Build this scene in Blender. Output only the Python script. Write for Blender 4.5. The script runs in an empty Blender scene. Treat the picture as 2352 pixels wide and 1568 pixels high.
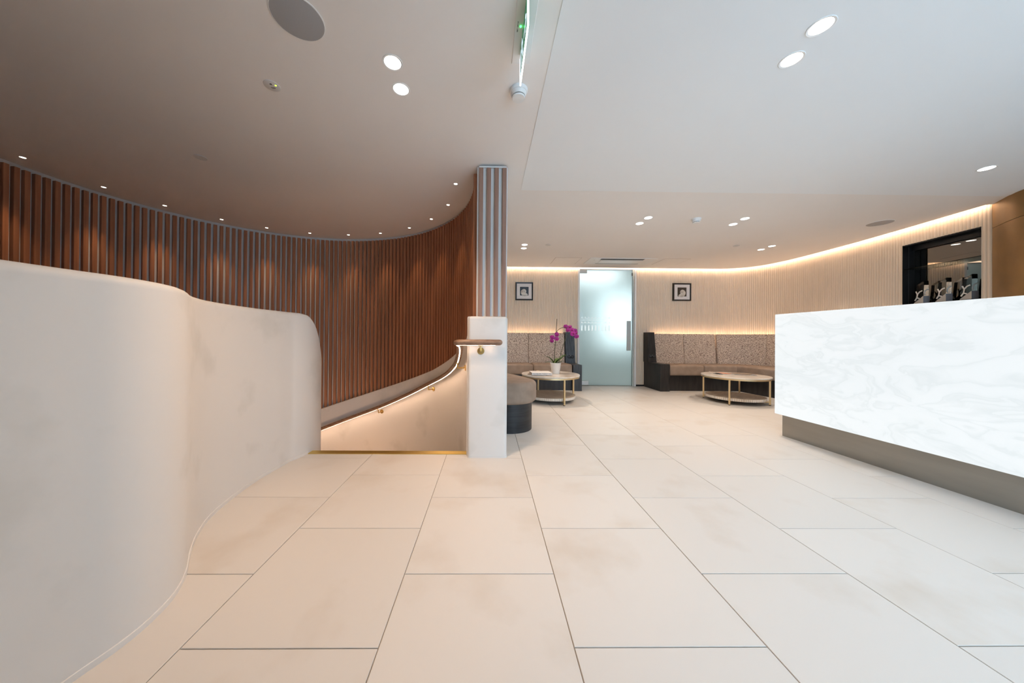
import bpy, bmesh, math, random
from mathutils import Vector, Matrix
from mathutils.geometry import tessellate_polygon

random.seed(7)
SC = bpy.context.scene
COL = SC.collection
PI = math.pi

# ------------------------------------------------------------------ camera
F_PX, PITCH, YAW, ROLL, CAM_H, CX, CY = 719.3641, -0.0039, 0.0113, 0.0075, 0.9513, 1129.6, 771.3
def cam_dir(u, v):
    cr, sr = math.cos(ROLL), math.sin(ROLL)
    u, v = cr*u + sr*v, -sr*u + cr*v
    x, y, z = u, 1.0, -v
    cp, sp = math.cos(PITCH), math.sin(PITCH)
    y, z = y*cp + z*sp, -y*sp + z*cp
    c, s = math.cos(YAW), math.sin(YAW)
    return Vector((c*x + s*y, -s*x + c*y, z))
fwd = cam_dir(0, 0); rgt = cam_dir(1, 0) - fwd; dwn = cam_dir(0, 1) - fwd
cd = bpy.data.cameras.new('camera'); cam = bpy.data.objects.new('camera', cd); COL.objects.link(cam)
cam.matrix_world = Matrix(((rgt.x, -dwn.x, -fwd.x, 0), (rgt.y, -dwn.y, -fwd.y, 0), (rgt.z, -dwn.z, -fwd.z, CAM_H), (0, 0, 0, 1)))
cd.sensor_width = 36; cd.sensor_fit = 'HORIZONTAL'; cd.lens = F_PX/2352*36
cd.shift_x = (1176 - CX)/2352; cd.shift_y = (CY - 784)/2352
cd.clip_start = 0.01
SC.camera = cam

# ------------------------------------------------------------------ world, daylight, exposure
W = bpy.data.worlds.new('world'); SC.world = W; W.use_nodes = True
bg = W.node_tree.nodes['Background']
bg.inputs[0].default_value = (0.50, 0.76, 1.0, 1); bg.inputs[1].default_value = 4.4
SC.view_settings.view_transform = 'Standard'; SC.view_settings.look = 'None'
SC.view_settings.gamma = 1; SC.view_settings.use_curve_mapping = False
SC.view_settings.exposure = 0.60
SC.cycles.use_denoising = True
SC.cycles.max_bounces = 6; SC.cycles.diffuse_bounces = 4; SC.cycles.glossy_bounces = 3; SC.cycles.transmission_bounces = 6
SC.cycles.sample_clamp_indirect = 6.0; SC.cycles.caustics_reflective = False; SC.cycles.caustics_refractive = False
SC.cycles.use_light_tree = False; SC.cycles.use_adaptive_sampling = True; SC.cycles.adaptive_threshold = 0.05; SC.cycles.adaptive_min_samples = 16
DOWN_W = 23.5      # watts of one ceiling downlight
STAIR_W = 9.0      # watts of one small stair downlight
COVE_L = 17.0       # radiance of the cove strips
RAIL_L = 19.0      # radiance of the handrail strip
DESK_L = 0.585      # radiance of the backlit desk panels
# daylight through the rear glazing (a portal over the opening, the sky itself lights it)
ld = bpy.data.lights.new('daylight_portal', 'AREA'); ld.shape = 'RECTANGLE'; ld.size = 3.6; ld.size_y = 2.1
ld.cycles.is_portal = True
lo = bpy.data.objects.new('daylight_portal', ld); COL.objects.link(lo)
lo.location = (2.7, -2.24, 1.15); lo.rotation_euler = (-PI/2, 0, PI)
lo.rotation_euler = Vector((0, 1, 0)).to_track_quat('-Z', 'Z').to_euler()

# ------------------------------------------------------------------ helpers
def tagp(o, label=None, cat=None, group=None, kind=None):
    if label: o['label'] = label
    if cat: o['category'] = cat
    if group: o['group'] = group
    if kind: o['kind'] = kind
    return o
def link(name, data, parent=None):
    o = bpy.data.objects.new(name, data); COL.objects.link(o)
    if parent is not None: o.parent = parent
    return o
def empty(name, loc=(0, 0, 0), rz=0.0):
    o = link(name, None); o.location = loc; o.rotation_euler = (0, 0, rz); o.empty_display_size = .05
    return o
class MB:
    """collects geometry of ONE part"""
    def __init__(s): s.v = []; s.f = []; s.mi = []
    def add(s, vs, fs, mi=0):
        b = len(s.v); s.v += [tuple(v) for v in vs]
        s.f += [tuple(b+i for i in f) for f in fs]; s.mi += [mi]*len(fs); return s
    def box(s, x0, x1, y0, y1, z0, z1, mi=0):
        return s.add([(x0,y0,z0),(x1,y0,z0),(x1,y1,z0),(x0,y1,z0),(x0,y0,z1),(x1,y0,z1),(x1,y1,z1),(x0,y1,z1)],
                     [(3,2,1,0),(4,5,6,7),(0,1,5,4),(1,2,6,5),(2,3,7,6),(3,0,4,7)], mi)
    def bbox(s, x0, x1, y0, y1, z0, z1, b=.01, seg=2, mi=0):
        bm = bmesh.new(); bmesh.ops.create_cube(bm, size=1)
        for v in bm.verts: v.co = Vector((x0+(v.co.x+.5)*(x1-x0), y0+(v.co.y+.5)*(y1-y0), z0+(v.co.z+.5)*(z1-z0)))
        bmesh.ops.bevel(bm, geom=list(bm.edges), offset=b, segments=seg, profile=.5, affect='EDGES')
        bm.verts.index_update()
        s.add([v.co[:] for v in bm.verts], [[v.index for v in f.verts] for f in bm.faces], mi); bm.free(); return s
    def loft(s, secs, closed=True, caps=True, loop=False, mi=0):
        n = len(secs[0]); m = len(secs); b = len(s.v)
        for q in secs: s.v += [tuple(p) for p in q]
        fs = []
        for i in range(m if loop else m-1):
            j = (i+1) % m
            for k in range(n if closed else n-1):
                l = (k+1) % n
                fs.append((b+i*n+k, b+i*n+l, b+j*n+l, b+j*n+k))
        if caps and closed and not loop:
            fs.append(tuple(b+k for k in reversed(range(n)))); fs.append(tuple(b+(m-1)*n+k for k in range(n)))
        s.f += fs; s.mi += [mi]*len(fs); return s
    def tube(s, pts, r, n=10, mi=0, caps=True):
        pts = [Vector(p) for p in pts]; secs = []
        rs = r if isinstance(r, (list, tuple)) else [r]*len(pts)
        up = Vector((0, 0, 1)); prev = None
        for i, p in enumerate(pts):
            t = (pts[min(i+1, len(pts)-1)] - pts[max(i-1, 0)]).normalized()
            if prev is None:
                a = t.cross(up) if abs(t.z) < .95 else t.cross(Vector((1, 0, 0)))
            else: a = prev - t*prev.dot(t)
            a.normalize(); prev = a; c = t.cross(a)
            secs.append([p + rs[i]*(math.cos(2*PI*k/n)*a + math.sin(2*PI*k/n)*c) for k in range(n)])
        return s.loft(secs, True, caps, mi=mi)
    def lathe(s, prof, n=32, c=(0, 0, 0), mi=0, caps=True):
        secs = [[(c[0]+r*math.cos(2*PI*k/n), c[1]+r*math.sin(2*PI*k/n), c[2]+z) for k in range(n)] for r, z in prof]
        return s.loft(secs, True, caps, mi=mi)
    def prism(s, outline, z0, z1, mi=0):
        n = len(outline)
        return s.loft([[(x, y, z0) for x, y in outline], [(x, y, z1) for x, y in outline]], mi=mi)
    def cushion(s, outline, z0, z1, b=.03, seg=4, mi=0):
        """soft-edged slab over a plan outline (counter-clockwise)"""
        secs = []
        for e in range(seg+1):
            a = PI/2*e/seg; secs.append((b*(1-math.sin(a)), z0 + b*(1-math.cos(a))))
        for e in range(seg+1):
            a = PI/2*e/seg; secs.append((b*(1-math.cos(a)), z1 - b*(1-math.sin(a))))
        return s.loft([[(x, y, z) for x, y in inset(outline, d)] for d, z in secs], mi=mi)
    def mesh(s, name, mats, smooth=True, ang=.7):
        me = bpy.data.meshes.new(name); me.from_pydata(s.v, [], s.f)
        for m in (mats if isinstance(mats, (list, tuple)) else [mats]): me.materials.append(m)
        me.polygons.foreach_set('material_index', s.mi)
        bm = bmesh.new(); bm.from_mesh(me); bmesh.ops.recalc_face_normals(bm, faces=bm.faces); bm.to_mesh(me); bm.free()
        if smooth:
            me.polygons.foreach_set('use_smooth', [True]*len(me.polygons)); me.set_sharp_from_angle(angle=ang)
        me.update(); return me
    def obj(s, name, mats, parent=None, smooth=True, ang=.7):
        return link(name, s.mesh(name, mats, smooth, ang), parent)
def inset(o, d):
    n = len(o); out = []
    if d == 0: return list(o)
    for i in range(n):
        p, q, r = Vector(o[i-1]), Vector(o[i]), Vector(o[(i+1) % n])
        a = (q-p).normalized(); b = (r-q).normalized()
        na = Vector((-a.y, a.x)); nb = Vector((-b.y, b.x))
        m = (na+nb); m = m/max(.25, m.length_squared/2)/1.0
        out.append((q.x + m.x*d, q.y + m.y*d))
    return out
def round_rect(x0, x1, y0, y1, r, n=5):
    o = []
    for cx, cy, a0 in ((x1-r, y0+r, -PI/2), (x1-r, y1-r, 0), (x0+r, y1-r, PI/2), (x0+r, y0+r, PI)):
        for k in range(n+1):
            a = a0 + PI/2*k/n; o.append((cx + r*math.cos(a), cy + r*math.sin(a)))
    return o
def catmull(P, per=8):
    P = [Vector(p) for p in P]; out = []
    for i in range(len(P)-1):
        p0 = P[i-1] if i else 2*P[0]-P[1]
        p1, p2 = P[i], P[i+1]
        p3 = P[i+2] if i+2 < len(P) else 2*P[-1]-P[-2]
        for k in range(per):
            t = k/per
            out.append(.5*((2*p1) + (p2-p0)*t + (2*p0-5*p1+4*p2-p3)*t*t + (3*p1-p0-3*p2+p3)*t**3))
    out.append(P[-1]); return out
def interp(tab, x):
    if x <= tab[0][0]:
        (a, b), (c, d) = tab[0], tab[1]
    elif x >= tab[-1][0]:
        (a, b), (c, d) = tab[-2], tab[-1]
    else:
        for (a, b), (c, d) in zip(tab, tab[1:]):
            if a <= x <= c: break
    return b + (d-b)*(x-a)/(c-a)
def resample(P, step):
    """points at equal arc length with left normals and the length"""
    L = [0]
    for a, b in zip(P, P[1:]): L.append(L[-1] + (b-a).length)
    n = max(2, int(round(L[-1]/step))); out = []; j = 0
    for i in range(n+1):
        s = L[-1]*i/n
        while j < len(P)-2 and L[j+1] < s: j += 1
        u = (s-L[j])/max(1e-9, L[j+1]-L[j]); out.append(P[j].lerp(P[j+1], u))
    return out, L[-1]

# ------------------------------------------------------------------ materials
def mat(name, col, rough=.5, metal=0.0, var=0.0, scale=3.0, bump=0.0, bscale=40.0, stretch=None, spec=.5, coat=0.0, trans=0.0, ior=1.45, emis=None, estr=0.0, col2=None, detail=6.0, lo=.35, hi=.65, coord='Object', rnd=0.0):
    m = bpy.data.materials.new(name); m.use_nodes = True
    nt = m.node_tree; b = nt.nodes['Principled BSDF']
    b.inputs['Base Color'].default_value = (*col, 1); b.inputs['Roughness'].default_value = rough
    b.inputs['Metallic'].default_value = metal; b.inputs['Specular IOR Level'].default_value = spec
    b.inputs['Coat Weight'].default_value = coat; b.inputs['Transmission Weight'].default_value = trans; b.inputs['IOR'].default_value = ior
    if emis: b.inputs['Emission Color'].default_value = (*emis, 1); b.inputs['Emission Strength'].default_value = estr
    need = var or bump or col2
    if need:
        tc = nt.nodes.new('ShaderNodeTexCoord'); mp = nt.nodes.new('ShaderNodeMapping')
        nt.links.new(tc.outputs[coord], mp.inputs[0])
        if stretch: mp.inputs['Scale'].default_value = stretch
        src = mp.outputs[0]
        if rnd:
            oi = nt.nodes.new('ShaderNodeObjectInfo'); mu = nt.nodes.new('ShaderNodeMath'); mu.operation = 'MULTIPLY'; mu.inputs[1].default_value = 40
            nt.links.new(oi.outputs['Random'], mu.inputs[0])
            ad = nt.nodes.new('ShaderNodeVectorMath'); ad.operation = 'ADD'
            nt.links.new(src, ad.inputs[0]); nt.links.new(mu.outputs[0], ad.inputs[1]); src = ad.outputs[0]
        if var or col2:
            nz = nt.nodes.new('ShaderNodeTexNoise'); nz.inputs['Scale'].default_value = scale; nz.inputs['Detail'].default_value = detail
            nt.links.new(src, nz.inputs['Vector'])
            rp = nt.nodes.new('ShaderNodeValToRGB'); nt.links.new(nz.outputs[0], rp.inputs[0])
            c2 = col2 if col2 else tuple(c*(1-var) for c in col)
            rp.color_ramp.elements[0].position = lo; rp.color_ramp.elements[0].color = (*c2, 1)
            rp.color_ramp.elements[1].position = hi; rp.color_ramp.elements[1].color = (*col, 1)
            out = rp.outputs[0]
            if rnd:
                hs = nt.nodes.new('ShaderNodeHueSaturation'); mr = nt.nodes.new('ShaderNodeMapRange')
                mr.inputs[3].default_value = 1-rnd; mr.inputs[4].default_value = 1+rnd
                nt.links.new(oi.outputs['Random'], mr.inputs[0]); nt.links.new(mr.outputs[0], hs.inputs['Value'])
                nt.links.new(out, hs.inputs['Color']); out = hs.outputs[0]
            nt.links.new(out, b.inputs['Base Color'])
        if bump:
            n2 = nt.nodes.new('ShaderNodeTexNoise'); n2.inputs['Scale'].default_value = bscale; n2.inputs['Detail'].default_value = 2
            nt.links.new(src, n2.inputs['Vector'])
            bp = nt.nodes.new('ShaderNodeBump'); bp.inputs['Strength'].default_value = bump; bp.inputs['Distance'].default_value = .01
            nt.links.new(n2.outputs[0], bp.inputs['Height']); nt.links.new(bp.outputs[0], b.inputs['Normal'])
    return m
def emit(name, col, s):
    m = bpy.data.materials.new(name); m.use_nodes = True; nt = m.node_tree
    nt.nodes.clear(); e = nt.nodes.new('ShaderNodeEmission'); o = nt.nodes.new('ShaderNodeOutputMaterial')
    e.inputs[0].default_value = (*col, 1); e.inputs[1].default_value = s; nt.links.new(e.outputs[0], o.inputs[0]); return m

M = {}
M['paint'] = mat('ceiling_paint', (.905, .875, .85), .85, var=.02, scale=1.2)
M['coolpanel'] = mat('cool_white_panel', (.905, .92, .93), .8, var=.015, scale=1.2)  # cooler white than the rest of the ceiling
M['tile'] = mat('limestone_tile', (.672, .648, .612), .42, col2=(.60, .552, .492), scale=2.8, detail=5, lo=.24, hi=.46, rnd=.025, spec=.35)
M['grout'] = mat('grout', (.34, .29, .24), .9)
M['plaster'] = mat('polished_plaster', (.72, .715, .70), .55, col2=(.625, .622, .60), scale=3.2, detail=6, lo=.27, hi=.44, spec=.35)
M['white'] = mat('white_backing', (.74, .735, .725), .6, var=.03, scale=4)
M['slat'] = mat('slat_timber', (.45, .205, .115), .5, col2=(.34, .145, .075), scale=6, stretch=(14, 14, .7), detail=5, lo=.3, hi=.7, rnd=.08, spec=.35)
M['hazedslat'] = mat('hazed_slat_timber', (.37, .225, .17), .5, col2=(.29, .165, .12), scale=6, stretch=(14, 14, .7), detail=5, lo=.3, hi=.7, rnd=.05, spec=.35)  # same wood as the wall slats, pale reflected haze put into the colour
M['flute'] = mat('fluted_panel_paint', (.86, .73, .59), .6, var=.04, scale=5)
M['bronze'] = mat('bronze_panel', (.33, .185, .062), .42, metal=.25, col2=(.21, .115, .037), scale=3.2, detail=5, lo=.3, hi=.7)
M['blackwood'] = mat('black_timber', (.022, .019, .018), .42, col2=(.035, .03, .028), scale=7, stretch=(3, 3, .5), lo=.4, hi=.6, bump=.06, bscale=35)
M['greywood'] = mat('charcoal_timber', (.055, .058, .064), .45, col2=(.03, .032, .036), scale=8, stretch=(8, 8, .6), lo=.4, hi=.6, bump=.06, bscale=35)
M['benchblack'] = mat('black_bench_timber', (.030, .031, .034), .45, col2=(.018, .018, .020), scale=5, stretch=(.7, .7, 9), lo=.4, hi=.6)
M['seat'] = mat('taupe_suede', (.37, .275, .21), .85, var=.22, scale=9, detail=6, lo=.35, hi=.65, bump=.05, bscale=160)
M['brass'] = mat('brass', (.62, .43, .16), .32, metal=1.0)
M['gold'] = mat('satin_gold', (.74, .57, .33), .36, metal=.8, spec=.5)
M['polbrass'] = mat('polished_brass', (.86, .66, .20), .40, metal=1.0)
M['marble'] = mat('marble', (.80, .74, .66), .18, col2=(.60, .50, .40), scale=3.5, detail=5, lo=.30, hi=.48, coat=.3)
M['stone'] = mat('travertine', (.56, .47, .38), .4, col2=(.44, .36, .28), scale=5, stretch=(1, 6, 1), lo=.35, hi=.65)
M['joint'] = mat('dark_joint', (.25, .19, .14), .7)
M['rail'] = mat('oak_rail', (.33, .20, .13), .4, col2=(.19, .105, .065), scale=9, stretch=(2.2, 2.2, 9), detail=6, lo=.35, hi=.65, coat=.15)
M['steel'] = mat('brushed_steel', (.55, .56, .55), .3, metal=1.0, bump=.02, bscale=120)
M['black'] = mat('black_lacquer', (.010, .011, .013), .35)
M['mirror'] = mat('tinted_mirror', (.22, .21, .195), .015, metal=1.0)
M['clear'] = mat('clear_acrylic', (.93, .95, .95), .03, trans=1.0, ior=1.42)
M['shelfglass'] = mat('shelf_glass', (.82, .93, .90), .02, trans=1.0, ior=1.3)
M['greyplastic'] = mat('speaker_grille', (.41, .415, .43), .8, bump=.15, bscale=600)
M['whiteplastic'] = mat('white_plastic', (.86, .86, .85), .45)
M['offplastic'] = mat('ceiling_disc', (.72, .71, .695), .6)
M['frame'] = mat('black_frame', (.016, .013, .012), .35)
M['matboard'] = mat('mat_board', (.86, .83, .82), .8)
M['photo_blue'] = mat('photo_ground_blue', (.055, .075, .10), .5, var=.4, scale=14)
M['photo_brown'] = mat('photo_ground_brown', (.055, .042, .030), .5, var=.3, scale=14)
M['shell'] = mat('nautilus_shell', (.70, .68, .63), .3, col2=(.50, .46, .40), scale=16, lo=.4, hi=.6, coat=.3)
M['pot'] = mat('white_pot', (.78, .77, .755), .4)
M['leaf'] = mat('orchid_leaf', (.10, .17, .035), .4, col2=(.05, .10, .02), scale=9, lo=.4, hi=.6)
M['stem'] = mat('orchid_stem', (.07, .075, .03), .6)
M['stake'] = mat('plant_stake', (.06, .05, .035), .7)
M['petal'] = mat('orchid_petal', (.30, .004, .19), .55, col2=(.44, .03, .30), scale=30, lo=.35, hi=.6)
M['lip'] = mat('orchid_lip', (.28, .004, .10), .5)
M['soil'] = mat('bark_mix', (.08, .05, .03), .9, bump=.4, bscale=60)
M['paper'] = mat('page_paper', (.74, .71, .66), .8)
M['whitecover'] = mat('white_cover', (.82, .80, .78), .45)
M['ink'] = mat('printed_ink', (.05, .05, .06), .6)
M['grey_ink'] = mat('grey_print', (.16, .16, .15), .6)
M['darkcover'] = mat('dark_cover', (.10, .07, .05), .4, col2=(.30, .22, .15), scale=18, lo=.45, hi=.6)
M['orangecover'] = mat('orange_cover', (.62, .17, .07), .35, col2=(.78, .66, .52), scale=14, lo=.35, hi=.5)
M['bluecover'] = mat('grey_photo_cover', (.35, .35, .37), .3, col2=(.06, .05, .06), scale=16, stretch=(1, 3, 1), lo=.4, hi=.6)
M['palecover'] = mat('pale_cover', (.66, .63, .60), .35, col2=(.40, .38, .40), scale=12, lo=.35, hi=.5)
M['doorstrip'] = mat('pale_door_strip', (.62, .70, .68), .3)
M['dark_slot'] = mat('dark_slot', (.06, .06, .065), .7)
M['grey_slot'] = mat('grey_slot', (.36, .355, .35), .6)
M['green'] = mat('sign_green', (.02, .20, .09), .35, emis=(.02, .25, .11), estr=.25)
M['signwhite'] = mat('sign_white', (.75, .85, .9), .35, emis=(.7, .85, 1), estr=.35)
M['edgeglow'] = emit('sign_edge_light', (.90, .95, 1.0), 4.0)
M['led_green'] = emit('led_green', (.05, 1.0, .12), 5.0)
M['led_lime'] = emit('led_lime', (.6, 1.0, .05), 2.0)
M['lens'] = emit('downlight_lens', (1.0, .93, .85), 7.0)
M['lens_small'] = emit('small_lens', (1.0, .90, .74), 7.0)
M['cove'] = emit('cove_strip', (1.0, .72, .50), COVE_L)
M['sofaglow'] = emit('sofa_strip', (1.0, .70, .47), COVE_L*.75)
M['rail_led'] = emit('rail_strip', (1.0, .66, .44), RAIL_L)
M['plinth'] = mat('grey_metal_plinth', (.33, .315, .285), .28, metal=.75, var=.12, scale=4, stretch=(1, .4, 3))
M['tread'] = mat('stair_stone', (.55, .48, .40), .6, var=.06, scale=4)
M['corridor'] = mat('corridor_paint', (.74, .80, .80), .8)

def fabric():
    m = bpy.data.materials.new('woven_fabric'); m.use_nodes = True; nt = m.node_tree; b = nt.nodes['Principled BSDF']
    tc = nt.nodes.new('ShaderNodeTexCoord'); mp = nt.nodes.new('ShaderNodeMapping'); mp.inputs['Scale'].default_value = (1, 1, 2.8)
    nz = nt.nodes.new('ShaderNodeTexNoise'); nz.inputs['Scale'].default_value = 52; nz.inputs['Detail'].default_value = 3
    rp = nt.nodes.new('ShaderNodeValToRGB'); rp.color_ramp.elements[0].position = .40; rp.color_ramp.elements[1].position = .56
    rp.color_ramp.elements[0].color = (.25, .175, .14, 1); rp.color_ramp.elements[1].color = (.74, .63, .53, 1)
    nt.links.new(tc.outputs['Object'], mp.inputs[0]); nt.links.new(mp.outputs[0], nz.inputs['Vector']); nt.links.new(nz.outputs[0], rp.inputs[0])
    nt.links.new(rp.outputs[0], b.inputs['Base Color']); b.inputs['Roughness'].default_value = .9
    bp = nt.nodes.new('ShaderNodeBump'); bp.inputs['Strength'].default_value = .4; bp.inputs['Distance'].default_value = .01
    nt.links.new(nz.outputs[0], bp.inputs['Height']); nt.links.new(bp.outputs[0], b.inputs['Normal'])
    return m
M['fabric'] = fabric()
def backlit():
    m = bpy.data.materials.new('backlit_stone'); m.use_nodes = True; nt = m.node_tree; b = nt.nodes['Principled BSDF']
    tc = nt.nodes.new('ShaderNodeTexCoord'); mp = nt.nodes.new('ShaderNodeMapping'); mp.inputs['Scale'].default_value = (1, .55, 1.25); mp.inputs['Rotation'].default_value = (.35, 0, 0)
    nt.links.new(tc.outputs['Object'], mp.inputs[0])
    n1 = nt.nodes.new('ShaderNodeTexNoise'); n1.inputs['Scale'].default_value = 2.6; n1.inputs['Detail'].default_value = 3
    nt.links.new(mp.outputs[0], n1.inputs['Vector'])
    mx = nt.nodes.new('ShaderNodeMixRGB'); mx.blend_type = 'ADD'; mx.inputs[0].default_value = .55
    nt.links.new(mp.outputs[0], mx.inputs[1]); nt.links.new(n1.outputs['Color'], mx.inputs[2])
    n2 = nt.nodes.new('ShaderNodeTexNoise'); n2.inputs['Scale'].default_value = 3.2; n2.inputs['Detail'].default_value = 7; n2.inputs['Distortion'].default_value = 1.6
    nt.links.new(mx.outputs[0], n2.inputs['Vector'])
    rp = nt.nodes.new('ShaderNodeValToRGB'); e = rp.color_ramp.elements
    e[0].position = .40; e[0].color = (.92, .975, 1, 1); e[1].position = .60; e[1].color = (.92, .975, 1, 1)
    q = e.new(.50); q.color = (.825, .89, .912, 1); q2 = e.new(.475); q2.color = (.895, .955, .98, 1)
    nt.links.new(n2.outputs[0], rp.inputs[0]); nt.links.new(rp.outputs[0], b.inputs['Emission Color'])
    b.inputs['Base Color'].default_value = (.12, .125, .13, 1); b.inputs['Emission Strength'].default_value = DESK_L
    b.inputs['Roughness'].default_value = .25
    return m
M['backlit'] = backlit()
def frosted():
    m = bpy.data.materials.new('frosted_glass'); m.use_nodes = True; nt = m.node_tree; b = nt.nodes['Principled BSDF']
    b.inputs['Base Color'].default_value = (.90, .975, .965, 1); b.inputs['Roughness'].default_value = .62
    b.inputs['Transmission Weight'].default_value = 1.0; b.inputs['IOR'].default_value = 1.25
    b.inputs['Coat Weight'].default_value = .35; b.inputs['Coat Roughness'].default_value = .03
    return m
M['frosted'] = frosted()
M['etch'] = mat('etched_film', (.9, .97, .97), .5, emis=(.75, .9, .92), estr=.34)  # small glow added so the marks stay lighter than the glass

H = 2.335          # ceiling height
SX, SY = -1.98, 2.608   # centre of the spiral stair
def pol(r, deg): a = math.radians(deg); return Vector((SX + r*math.cos(a), SY + r*math.sin(a)))
PL_TOP = [(0, 1.117), (25.3, .785), (45.1, .536), (76.1, .202), (100.6, -.064), (240, -1.58)]
def pl_top(t): return 1.117 if t < 0 else interp(PL_TOP, t)

# ================================================================== STRUCTURE
# ------------------------------------------------------------------ floor
def make_floor():
    swall = [(-1.27, .95), (-1.30, 1.2), (-1.44, 1.45), (-1.60, 1.8), (-1.63, 2.2), (-1.56, 2.585)]
    hole = [pol(1.95, t) for t in range(2, 251, 6)]
    hole = [(p.x, p.y) for p in hole] + swall + [(-.10, 2.585)]
    outer = [(-4.3, -2.25), (5.75, -2.25), (5.75, 6.30), (-4.3, 6.30)]
    tris = tessellate_polygon([[Vector((*p, 0)) for p in outer], [Vector((*p, 0)) for p in hole]])
    pts = outer + hole
    b = MB(); b.add([(x, y, -.004) for x, y in pts], [t for t in tris])
    fl = b.obj('floor', M['grout'], smooth=False)
    tagp(fl, 'pale limestone tiled floor of the reception and lounge', 'floor', kind='structure')
    T, g = .6, .0016
    cache = {}
    def tile(x0, x1, y0, y1):
        if x1-x0 < .03 or y1-y0 < .03: return
        k = (round(x1-x0, 4), round(y1-y0, 4))
        if k not in cache:
            w, d = k[0]-2*g, k[1]-2*g; q = .0012
            m = MB(); m.loft([[(sx*w/2, sy*d/2, -.012) for sx, sy in ((-1,-1),(1,-1),(1,1),(-1,1))],
                              [(sx*w/2, sy*d/2, -q) for sx, sy in ((-1,-1),(1,-1),(1,1),(-1,1))],
                              [(sx*(w/2-q), sy*(d/2-q), 0) for sx, sy in ((-1,-1),(1,-1),(1,1),(-1,1))]])
            cache[k] = m.mesh('tile', M['tile'], smooth=False)
        o = link('tile', cache[k], fl); o.location = ((x0+x1)/2, (y0+y1)/2, 0)
    X0, Y0 = -.3287, .9636
    for i in range(-3, 10):
        xa, xb = X0 + T*i, X0 + T*(i+1)
        off = 0 if i % 2 else .3
        for k in range(-6, 10):
            ya = Y0 + off + T*k; yb = ya + T
            a, c = max(ya, -2.2), min(yb, 6.19)
            if c - a < .03: continue
            l, r = max(xa, -1.58) if a < 4.5 else xa, min(xb, 5.3)
            if r-l < .03: continue
            cut = 2.545
            if xa > .1 or a > SY+1.95: tile(l, r, a, c); continue
            if a < cut:
                tile(l, r, a, min(c, cut))
            if c > cut:
                lo_ = max(a, cut)
                yn = min(max(SY, lo_), c)
                xc = SX + math.sqrt(max(0, 1.95**2 - (yn-SY)**2))
                if lo_ < 2.62 and a < cut: xc = max(xc, -.10)
                if xc < r: tile(max(l, xc), r, lo_, c)
    return fl
make_floor()

# ------------------------------------------------------------------ ceiling
WALL_R = [Vector(p) for p in [(4.0, 6.2), (4.45, 6.2), (4.75, 6.165), (5.02, 6.04), (5.19, 5.83), (5.275, 5.56), (5.305, 5.25), (5.302, 4.9), (5.285, 4.5), (5.252, 4.15), (5.21, 3.8), (5.16, 3.45), (5.112, 3.12)]]
wr = [Vector((2.925, 6.2))] + catmull(WALL_R, 8)
BRONZE = catmull([(5.112, 3.12), (5.035, 3.03), (4.955, 2.935), (4.87, 2.81), (4.80, 2.62), (4.77, 2.35), (4.77, 1.9)], 6) + [Vector((4.77, -2.2))]
def offset_in(path, d):
    out = []
    for i, p in enumerate(path):
        t = (path[min(i+1, len(path)-1)] - path[max(i-1, 0)]).normalized()
        out.append(p + Vector((t.y, -t.x))*d)     # right-hand side of travel = into the room
    return out
def make_ceiling():
    edge = offset_in(wr, .06)
    outline = [(-4.3, -2.25), (4.9, -2.25)] + [(p.x+.1 if False else p.x, p.y) for p in reversed(BRONZE)][:-1] + [(p.x, p.y) for p in reversed(edge)] + [(-4.3, 6.14)]
    tris = tessellate_polygon([[Vector((*p, 0)) for p in outline]])
    n = len(outline)
    b = MB(); b.add([(x, y, H) for x, y in outline], tris)
    b.add([(x, y, H+.012) for x, y in outline], tris)
    b.loft([[(x, y, H) for x, y in outline], [(x, y, H+.012) for x, y in outline]], caps=False)
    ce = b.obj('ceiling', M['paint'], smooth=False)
    tagp(ce, 'white plasterboard ceiling over stair and lounge', 'ceiling', kind='structure')
    o2 = [(.295, -2.25), (4.9, -2.25)] + [(p.x, p.y) for p in reversed(BRONZE) if p.y < 2.9] + [(4.93, 2.93), (.295, 2.93)]
    t2 = tessellate_polygon([[Vector((*p, 0)) for p in o2]])
    b = MB(); b.add([(x, y, H-.003) for x, y in o2], t2)
    b.loft([[(x, y, H-.003) for x, y in o2], [(x, y, H) for x, y in o2]], caps=False)
    b.obj('lowered_panel', M['coolpanel'], ce, smooth=False)
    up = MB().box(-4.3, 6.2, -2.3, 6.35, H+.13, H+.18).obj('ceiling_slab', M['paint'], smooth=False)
    tagp(up, 'concrete slab above the plasterboard ceiling', 'ceiling', kind='structure')
    # access panels either side of the air conditioner
    for x0, x1 in ((1.157, 1.606), (3.06, 3.50)):
        m = MB()
        m.box(x0, x1, 5.392, 5.842, H-.0015, H+.001)
        for a in ((x0-.004, x0, 5.388, 5.846), (x1, x1+.004, 5.388, 5.846)): m.box(*a, H-.0008, H+.001, mi=1)
        for a in ((x0, x1, 5.388, 5.392), (x0, x1, 5.842, 5.846)): m.box(*a, H-.0008, H+.001, mi=1)
        m.obj('access_panel', [M['paint'], M['joint']], ce, smooth=False)
make_ceiling()

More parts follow.
